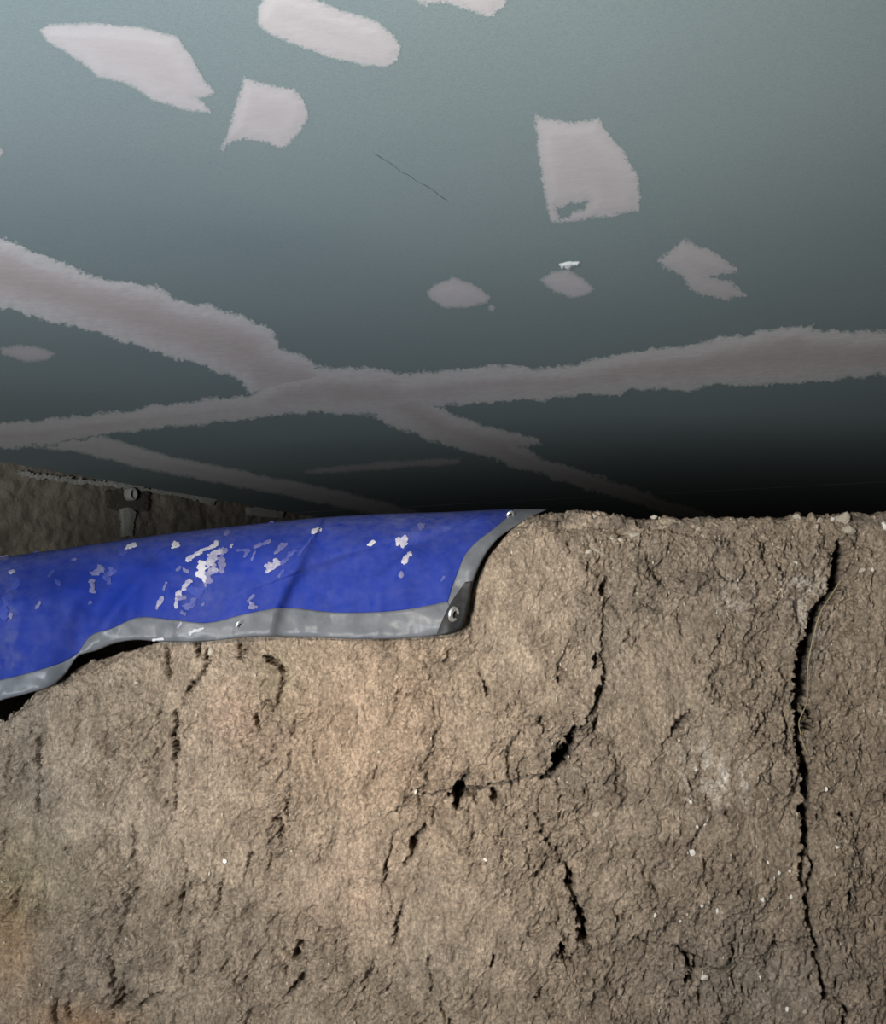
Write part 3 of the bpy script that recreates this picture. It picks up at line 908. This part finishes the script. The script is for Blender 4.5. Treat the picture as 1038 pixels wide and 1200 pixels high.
STONES = [  # px, py, width px, height px, kind
    (742, 627, 15, 12, 1), (727, 632, 8, 6, 1), (640 + 47, 647, 10, 8, 1), (697, 645, 9, 8, 1), (697, 604, 7, 8, 1), (717, 631, 6, 5, 1), (818, 619, 8, 9, 1), (825, 627, 7, 6, 1), (935, 605, 8, 7, 1), (963, 610, 10, 8, 2),
    (975, 609, 7, 6, 2), (1010, 668, 9, 7, 1), (1022, 667, 4, 6, 0), (930, 660, 6, 5, 0), (822, 1144, 9, 8, 0), (487, 926, 5, 6, 0), (247, 764, 7, 13, 1), (263, 1008, 5, 6, 0), (126, 917, 7, 6, 1), (161, 800, 6, 5, 1),
    (808, 996, 7, 9, 0), (831, 892, 8, 6, 1), (793, 868, 5, 4, 0), (887, 1050, 6, 6, 0), (922, 1048, 4, 6, 0), (908, 1020, 5, 6, 0), (921, 1018, 4, 4, 0), (895, 1008, 4, 5, 0), (966, 925, 4, 6, 0), (836, 1065, 4, 7, 0), (818, 1058, 4, 5, 0),
    (765, 1070, 4, 6, 0), (695, 951, 9, 7, 1), (567, 1005, 5, 5, 0), (443, 880, 5, 5, 1), (1033, 832, 9, 14, 1), (978, 990, 5, 7, 0), (795, 1078, 4, 4, 0), (813, 967, 4, 5, 0), (823, 965, 4, 4, 0), (886, 1141, 4, 6, 0), (940, 1182, 7, 6, 1), (920, 1180, 5, 6, 0), (806, 938, 4, 6, 0), (812, 901, 4, 8, 0)]
mats = [M_lime, M_stone, M_greystone]
for k, (sx_, sy_, w_, h_, kd) in enumerate(STONES):
    c, nn = bank_point(sx_, sy_)
    bm = bmesh.new()
    rock_bm(bm, (0, 0, 0), 1.0, 100 + k, 2, (w_ * PXM * 0.56, min(w_, h_) * PXM * 0.5, h_ * PXM * 0.56))
    me = bpy.data.meshes.new('stone'); bm.to_mesh(me); bm.free()
    me.materials.append(mats[kd])
    o = bpy.data.objects.new('stone', me); COL.objects.link(o)
    o.location = c + nn * 0.0004; o.parent = bank
rs = np.random.RandomState(5)
bm = bmesh.new()
cnt = 0
while cnt < 520:
    x_, y_ = rs.uniform(0, 1038), rs.uniform(600, 1200)
    if x_ < 560 and y_ < 770 or x_ < 200 and y_ < 860:
        continue
    wgt = 0.25 + 0.75 * (x_ > 640) * (y_ < 1080) + 0.6 * (y_ < 660)
    if rs.rand() > wgt:
        continue
    c, nn = bank_point(x_, y_)
    r_ = rs.uniform(0.7, 1.9) * PXM
    rock_bm(bm, c + nn * r_ * 0.3, r_, cnt, 1, (0.75, 0.8, 1.7))
    cnt += 1
me = bpy.data.meshes.new('grit'); bm.to_mesh(me); bm.free()
me.materials.append(M_stone)
grit = bpy.data.objects.new('grit', me); COL.objects.link(grit); grit.parent = bank
grit['kind'] = 'stuff'

# ---- a thin root hanging in the long crack (part)
ROOT = [(985, 680), (972, 700), (962, 716), (957, 730), (953, 746), (949.5, 762), (947, 778), (946, 792), (946, 806), (945.5, 822), (941, 834), (936, 846), (938, 860), (942, 874), (948, 886), (956, 896), (964, 904)]
pts = []
ROOT = curve(ROOT, 70)
for k, (x_, y_) in enumerate(ROOT):
    t_ = k / (len(ROOT) - 1)
    pts.append(at_depth(x_, y_, 1.992 + 0.03 * sstep(930, 990, x_) - 0.006 * math.sin(t_ * 9)))
rings = []
V_, F_ = [], []
for k, p in enumerate(pts):
    a = Vector(pts[min(k + 1, len(pts) - 1)]) - Vector(pts[max(k - 1, 0)])
    a.normalize()
    s1 = a.cross(Vector((0, 1, 0))).normalized(); s2 = a.cross(s1)
    rad = 0.0009 - 0.0004 * k / len(pts)
    for q in range(8):
        V_.append(Vector(p) + rad * (s1 * math.cos(q * math.pi / 4) + s2 * math.sin(q * math.pi / 4)))
for k in range(len(pts) - 1):
    for q in range(8):
        F_.append((k * 8 + q, k * 8 + (q + 1) % 8, k * 8 + 8 + (q + 1) % 8, k * 8 + 8 + q))
ro = link_mesh('root', V_, F_, M_root, bank)
ro['label'] = 'thin pale root hanging in the long crack'

# ------------------------------------------------------------------ the tarpaulin


TOP = [(-480, 720), (-230, 690), (-100, 668), (0, 653), (60, 645), (120, 636), (200, 625), (300, 614), (380, 606), (450, 602), (520, 600), (575, 597.5), (603, 596.5)]
BOT = [(-480, 880), (-230, 850), (-100, 826), (-40, 808), (0, 797), (50, 784), (80, 773), (92, 764), (98, 755), (106, 745), (130, 737), (160, 724), (200, 726), (240, 730), (290, 719), (322, 713), (400, 718), (470, 715), (525, 705)]
RIGHT = [(603, 596.5), (592, 608), (575, 622), (557, 636), (545, 650), (536, 672), (530, 688), (525, 705)]
BOTO = [(-480, 916), (-230, 886), (-100, 856), (-40, 834), (0, 821), (35, 812), (64, 802), (78, 788), (92, 769), (112, 763), (135, 754), (160, 750), (185, 752), (235, 752), (300, 746), (360, 747), (430, 749), (500, 746), (530, 741.5), (538, 738)]
RIGHTO = [(641, 596.5), (625, 604), (602, 618), (583, 632), (569, 650), (560, 668), (554, 684), (550, 706), (546, 725), (538, 738)]
CREASES = [  # traced ridge, height (mm), width (px)
    ([(168, 668), (140, 700), (112, 738), (98, 765)], 9, 14), ([(352, 670), (400, 652), (464, 634), (595, 600)], 4, 9), ([(367, 634), (345, 680), (329, 711), (321, 745)], 5, 13),
    ([(437, 745), (437, 680), (477, 649), (512, 630)], 6, 18), ([(300, 690), (260, 700), (225, 745)], 3, 16), ([(25, 690), (5, 760)], 6, 26), ([(230, 690), (300, 650), (330, 620)], 4, 14), ([(60, 700), (30, 810)], 4, 22),
    ([(498, 700), (505, 650), (560, 612)], -4, 14), ([(390, 735), (380, 680)], -5, 22), ([(270, 745), (280, 700)], -4, 16), ([(190, 745), (195, 700)], 3, 16)]


FOLDS = [  # traced fold line, drop (mm) on one side, reach (px), side (+1: right of the travel direction)
    ([(367, 634), (345, 680), (329, 711), (321, 745)], 13, 38, -1),
    ([(352, 670), (400, 652), (464, 634), (595, 600)], 10, 34, 1),
    ([(512, 630), (477, 649), (440, 675), (437, 745)], 9, 42, 1),
    ([(168, 668), (140, 700), (112, 738), (98, 765)], 10, 50, 1),
    ([(232, 640), (205, 690), (188, 748)], 5, 36, 1), ([(330, 625), (290, 668), (255, 745)], 5, 34, 1), ([(60, 660), (28, 720), (5, 800)], 7, 40, 1)]


def tarp_depth(px, py):
    topy = np.interp(px, [p[0] for p in TOP] + [641], [p[1] for p in TOP] + [596.5])
    q = np.clip((py - topy) / 62.0, 0, 1)
    X, Y, Z = ray(px, py)
    D = 1.968 + BATTER * (2 * Z / Y) + 0.10 * (1 - np.sqrt(np.maximum(1 - (1 - q) ** 2.0, 0)))
    # the right hem follows the earth's rounded corner
    D = D + 0.02 * sstep(540, 640, px)
    for pts, amp, wpx in CREASES:
        d, tp, side = seg_dist(px, py, [(a, b, math.sin(0.55 + 2.05 * k / (len(pts) - 1))) for k, (a, b) in enumerate(pts)])
        D = D - 1.5 * amp * 0.001 * tp * (0.8 * np.exp(-(d / wpx) ** 2) + 0.2 * np.exp(-d / (0.4 * wpx)))
    for pts, amp, reach, sd_ in FOLDS:
        d, tp, side = seg_dist(px, py, [(a, b, math.sin(0.55 + 2.05 * k / (len(pts) - 1))) for k, (a, b) in enumerate(pts)])
        sgn = side * d * sd_
        D = D + 1.7 * amp * 0.001 * tp / (1 + np.exp(-np.clip(sgn / 3.2, -30, 30))) * np.exp(-d / reach)
    D = D - 0.004 * fbm(px / 60, py / 55, 3, 110) - 0.004 * sstep(0.5, 1.6, (py - topy) / 80) * fbm(px / 34, py / 200, 2, 115)
    D = D - 0.022 * (1 - sstep(62, 108, px - (760 - py) * 0.4)) * sstep(0.2, 1, q)       # the left lap hangs further out
    return D


def coons(top, bot, left, right):
    n = top.shape[0]; m = left.shape[0]
    a = np.linspace(0, 1, n)[None, :, None]; b = np.linspace(0, 1, m)[:, None, None]
    return ((1 - b) * top[None] + b * bot[None] + (1 - a) * left[:, None] + a * right[:, None]
            - ((1 - a) * (1 - b) * top[0] + a * (1 - b) * top[-1] + (1 - a) * b * bot[0] + a * b * bot[-1]))


def lie_back(row, n=16, far=1.7):
    """rows of sheet lying on the bank behind its front edge"""
    d = np.geomspace(0.012, far, n)[::-1]
    out = []
    for k in d:
        q = row.copy()
        q[:, 0] += 0.05 * k; q[:, 1] += k
        q[:, 2] += -0.012 * (1 - np.exp(-k / 0.1)) + 0.004 * perlin(q[:, 0] * 6, q[:, 1] * 6, 3)
        out.append(q)
    return np.array(out)


tarp = bpy.data.objects.new('tarpaulin', None)
COL.objects.link(tarp)
org = Vector(at_depth(300, 680, 2.0)); tarp.location = org
tag(tarp, 'blue tarpaulin with grey hem draped over the top of the earth bank', 'tarpaulin')


def to_tarp(o):
    o.parent = tarp
    o.matrix_parent_inverse = Matrix.Translation(-org)
    return o


def solid(o, th=0.0008, off=-1):
    m = o.modifiers.new('thickness', 'SOLIDIFY'); m.thickness = th; m.offset = off
    return o


NA, NB = 520, 90
G = coons(curve(TOP, NA), curve(BOT, NA), curve([TOP[0], (-480, 800), BOT[0]], NB), curve(RIGHT, NB))
Pt = at_depth(G[..., 0], G[..., 1], tarp_depth(G[..., 0], G[..., 1]))
back = lie_back(Pt[0])
Pall = np.concatenate([back, Pt], 0)
sheet = solid(to_tarp(grid_mesh('sheet', Pall, M_blue, flip=True)))
dust = np.zeros(Pall.shape[:2])
gx_, gy_ = G[..., 0], G[..., 1]
topy = np.interp(gx_, [p[0] for p in TOP], [p[1] for p in TOP])
dz = np.exp(-np.maximum(gy_ - topy, 0) / 18) * (1 - 0.5 * sstep(470, 580, gx_)) * 1.1
dz += 0.5 * np.exp(-((gx_ - 8) / 26) ** 2) * sstep(-0.3, 0.5, fbm(gx_ / 20, gy_ / 30, 3, 120))
dz += 0.25 * np.exp(-(np.maximum(755 - gy_ - np.abs(gx_ - 150) * 0.4, 0) / 30) ** 2)
dz += 0.4 * np.exp(-((gx_ - 235) / 40) ** 2 - ((gy_ - 690) / 30) ** 2)
dz += 0.14 * sstep(0, 1, fbm(gx_ / 50, gy_ / 40, 3, 122))
dust[len(back):] = dz; dust[:len(back)] = 0.6
set_attr(sheet, 'dust', dust)

# hem: a strip along the bottom and one up the right edge
NH = 12


def strip(inner, outer, n, lift):
    a, b = curve(inner, n), curve(outer, n)
    t_ = np.linspace(0, 1, NH)[:, None, None]
    Gs = a[None] * (1 - t_) + b[None] * t_
    D = tarp_depth(Gs[..., 0], Gs[..., 1]) - lift - 0.0012 * np.sin(np.linspace(0, math.pi, NH))[:, None]
    D[-1] += 0.003; D[-2] += 0.0008
    return Gs, at_depth(Gs[..., 0], Gs[..., 1], D)


_, Pb = strip(BOT, BOTO, 520, 0.0013)
_, Pr = strip(RIGHT, RIGHTO, 120, 0.0013)
hem = solid(to_tarp(grid_mesh('hem', Pb, M_hem, flip=True)), 0.0016)
hem['label'] = 'grey hem along the bottom edge'
Pr_t = np.transpose(Pr, (1, 0, 2))                # rows run down the edge
Pr_all = np.concatenate([lie_back(Pr_t[0]), Pr_t], 0)
hem2 = solid(to_tarp(grid_mesh('hem', Pr_all, M_hem, flip=True)), 0.0016)
hem2['label'] = 'grey hem up the right edge'

# black corner patch
ci = curve([(511, 744), (518, 727), (529, 705), (545, 682)], 40)
co = curve([(511, 745), (528, 743), (540, 738), (547, 722), (551, 702), (553.5, 681)], 40)
t_ = np.linspace(0, 1, 14)[:, None, None]
Gc = ci[None] * (1 - t_) + co[None] * t_
Dc = tarp_depth(Gc[..., 0], Gc[..., 1]) - 0.0042
Dc[-1] += 0.006; Dc[-2] += 0.0015
cp = solid(to_tarp(grid_mesh('corner_patch', at_depth(Gc[..., 0], Gc[..., 1], Dc), M_black, flip=True)), 0.0015)
cp['label'] = 'black plastic corner patch'


def eyelet(px, py, r, squeeze, ang, lift, label):
    c = Vector(at_depth(px, py, tarp_depth(np.array(px), np.array(py)) - lift))
    prof = [(0.42, -0.10), (0.45, 0.16), (0.58, 0.26), (0.82, 0.20), (1.0, 0.0), (0.98, -0.12)]
    vs_, fs = [], []
    N = 28
    for rr, dd in prof:
        for k in range(N):
            a = 2 * math.pi * k / N
            vs_.append((r * rr * math.cos(a), -r * dd, r * rr * math.sin(a)))
    for j in range(len(prof) - 1):
        for k in range(N):
            fs.append((j * N + k, j * N + (k + 1) % N, j * N + N + (k + 1) % N, j * N + N + k))
    o = link_mesh('eyelet', vs_, fs, M_metal)
    M = Matrix.Translation(c) @ Matrix.Rotation(math.radians(ang), 4, 'Y') @ Matrix.Rotation(math.acos(squeeze), 4, 'Z')
    o.parent = tarp
    o.matrix_local = Matrix.Translation(-org) @ M
    o['label'] = label
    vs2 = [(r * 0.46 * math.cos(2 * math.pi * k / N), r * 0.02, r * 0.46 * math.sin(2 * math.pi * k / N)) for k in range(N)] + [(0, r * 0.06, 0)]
    h_ = link_mesh('eyelet_shade_disc', vs2, [(k, (k + 1) % N, N) for k in range(N)], M_eyelet_shade)  # solid disc, no opening: the shade inside the ring is painted on it
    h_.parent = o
    return o


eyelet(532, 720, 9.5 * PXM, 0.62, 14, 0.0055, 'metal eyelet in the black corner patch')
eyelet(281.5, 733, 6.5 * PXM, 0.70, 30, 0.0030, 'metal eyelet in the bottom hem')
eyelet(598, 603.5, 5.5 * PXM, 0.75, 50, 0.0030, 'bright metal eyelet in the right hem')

# splashes of plaster dried onto the sheet (x, y, width | tone)
SPL = [
    ([(205, 637, 9), (205.5, 637.5, 9)], 1.0), ([(149, 643, 5), (157, 639, 6)], 1.0), ([(434, 638, 5), (438, 634, 4)], 1.0), ([(367, 623, 5), (374, 621, 5)], 0.95), ([(467, 634, 8), (475, 632, 9), (472, 640, 5)], 0.9), ([(474, 658, 6), (481, 648, 6)], 0.9), ([(470, 672, 5), (471, 676, 4)], 0.7),
    ([(492, 617, 6), (496, 616, 6)], 0.55), ([(520, 676, 3), (517, 681, 2)], 0.5),
    ([(220, 656, 4), (228, 650, 5), (244, 642, 4), (252, 638, 7)], 0.9), ([(258, 645, 9), (250, 652, 12), (246, 660, 10)], 0.85), ([(262, 644, 6), (259, 655, 9), (260, 668, 7)], 0.7), ([(236, 665, 13), (235, 672, 12), (240, 678, 7)], 1.0), ([(242, 672, 9), (252, 668, 8), (249, 661, 6)], 0.8), ([(246, 682, 6), (244, 676, 6), (240, 688, 3)], 0.75),
    ([(222, 680, 5), (216, 688, 6), (207, 697, 6), (205, 712, 5)], 0.85), ([(207, 700, 5), (217, 701, 4)], 0.7), ([(224, 690, 10), (232, 696, 12), (238, 690, 9)], 0.36), ([(220, 710, 8), (226, 704, 9)], 0.5), ([(213, 717, 5), (217, 720, 4)], 0.5), ([(238, 708, 4), (239, 706, 4)], 0.6),
    ([(184, 712, 4), (190, 700, 5)], 0.75), ([(192, 690, 3), (195, 683, 3)], 0.6), ([(208, 667, 4), (210, 665, 4)], 0.55), ([(216, 668, 5), (219, 669, 4)], 0.7), ([(270, 640, 4), (273, 638, 4)], 0.85), ([(298, 641, 3), (316, 634, 4)], 0.6), ([(279, 645, 3), (290, 645, 4), (286, 652, 3)], 0.5), ([(295, 655, 3), (299, 647, 3)], 0.55),
    ([(322, 648, 4), (334, 638, 6)], 0.6), ([(322, 660, 10), (316, 664, 9), (312, 670, 5)], 0.85), ([(331, 660, 4), (345, 645, 5)], 0.45), ([(327, 675, 3), (332, 668, 3)], 0.45), ([(291, 704, 3), (297, 697, 3)], 0.6), ([(296, 707, 7), (295, 711, 8)], 0.75), ([(265, 625, 5), (267, 624, 4)], 0.6), ([(300, 617, 3), (320, 613, 3)], 0.45),
    ([(110, 673, 7), (118, 667, 9), (121, 669, 6)], 0.65), ([(108, 680, 6), (110, 693, 6)], 0.7), ([(124, 676, 6), (132, 667, 8), (127, 683, 4)], 0.42), ([(142, 638, 5), (144, 648, 7), (150, 644, 5)], 0.38), ([(42, 713, 3), (48, 705, 5)], 0.65), ([(67, 681, 5), (70, 684, 4)], 0.38), ([(57, 676, 3), (62, 669, 4)], 0.38), ([(13, 671, 4), (15, 670, 4)], 0.8), ([(12, 720, 5), (13, 724, 4)], 0.75),
    ([(4, 722, 10), (8, 700, 9), (20, 680, 6)], 0.33), ([(84, 656, 3), (88, 655, 3)], 0.6), ([(104, 708, 3), (106, 706, 3)], 0.5), ([(-2, 655, 4), (9, 653, 4)], 0.6), ([(30, 655, 3), (42, 648, 4)], 0.35), ([(350, 650, 3), (364, 632, 3)], 0.35),
    ([(180, 750, 3), (190, 749, 3)], 1.0), ([(222, 742, 4), (238, 736, 4)], 0.95), ([(208, 736, 2), (212, 730, 2)], 0.8)]
step_s = 1.1
gx = np.arange(-12, 530, step_s); gy = np.arange(605, 755, step_s)
GX, GY = np.meshgrid(gx, gy)
Fv = np.full(GX.shape, -9.0); Tn = np.zeros(GX.shape)
nzh = fbm(GX / 4.5, GY / 4.5, 2, 148)
nz_ = fbm(GX / 9, GY / 6, 3, 140); nzf = perlin(GX / 2.6, GY / 2.6, 144)
for pts, tone in SPL:
    d, wd, _s = seg_dist(GX, GY, pts)
    k = wd * 0.5 - d + nz_ * np.minimum(wd * 0.42, 3.6) + nzf * np.minimum(wd * 0.2, 1.6)
    k = k - 3.2 * np.maximum(nzh - 0.25, 0) * (wd > 5.5)
    Tn = np.where(k > Fv, tone, Tn)
    Fv = np.maximum(Fv, k)


def smap(px, py, val):
    return at_depth(px, py, tarp_depth(px, py) - 0.0011 - 0.0022 * sstep(700, 745, py) - 0.0008 * sstep(0, 3, val))


def stone_tone(px, py):
    ii = np.clip(((px - gx[0]) / step_s).round().astype(int), 0, len(gx) - 1)
    jj = np.clip(((py - gy[0]) / step_s).round().astype(int), 0, len(gy) - 1)
    return Tn[jj, ii]


sp = to_tarp(contour_mesh('plaster_splash', gx, gy, Fv, smap, M_splash, None, extra=stone_tone))
sp['kind'] = 'stuff'
sp['label'] = 'dried whitish plaster splashes'

# ------------------------------------------------------------------ loose clods on the bank's rim
CLODS = [
    (988, 609, 18, 14, M_stone, 'largest pale clod on the bank rim above the long crack'),
    (991, 622, 15, 10, M_stone, 'pale flat clod wedged at the top of the long crack'),
    (768, 598, 9, 6, M_stone, 'small yellowish clod alone on the skyline of the bank'),
    (1035, 617, 9, 10, M_lime, 'white clod on the bank rim cut by the right edge'),
]
for k, (x_, y_, w_, h_, mt, lab) in enumerate(CLODS):
    c, nn = bank_point(x_, y_)
    bm = bmesh.new()
    rock_bm(bm, (0, 0, 0), 1.0, 300 + k, 3, (w_ * PXM * 0.58, w_ * PXM * 0.5, h_ * PXM * 0.6))
    for v_ in bm.verts:
        v_.co *= 1 + 0.08 * math.sin(v_.co.x * 900 + k) * math.sin(v_.co.z * 1100)
    me = bpy.data.meshes.new('earth_clod'); bm.to_mesh(me); bm.free()
    me.materials.append(mt)
    o = bpy.data.objects.new('earth_clod', me); COL.objects.link(o)
    o.location = c + nn * 0.004
    tag(o, lab, 'clod', 'loose clods on the bank rim')
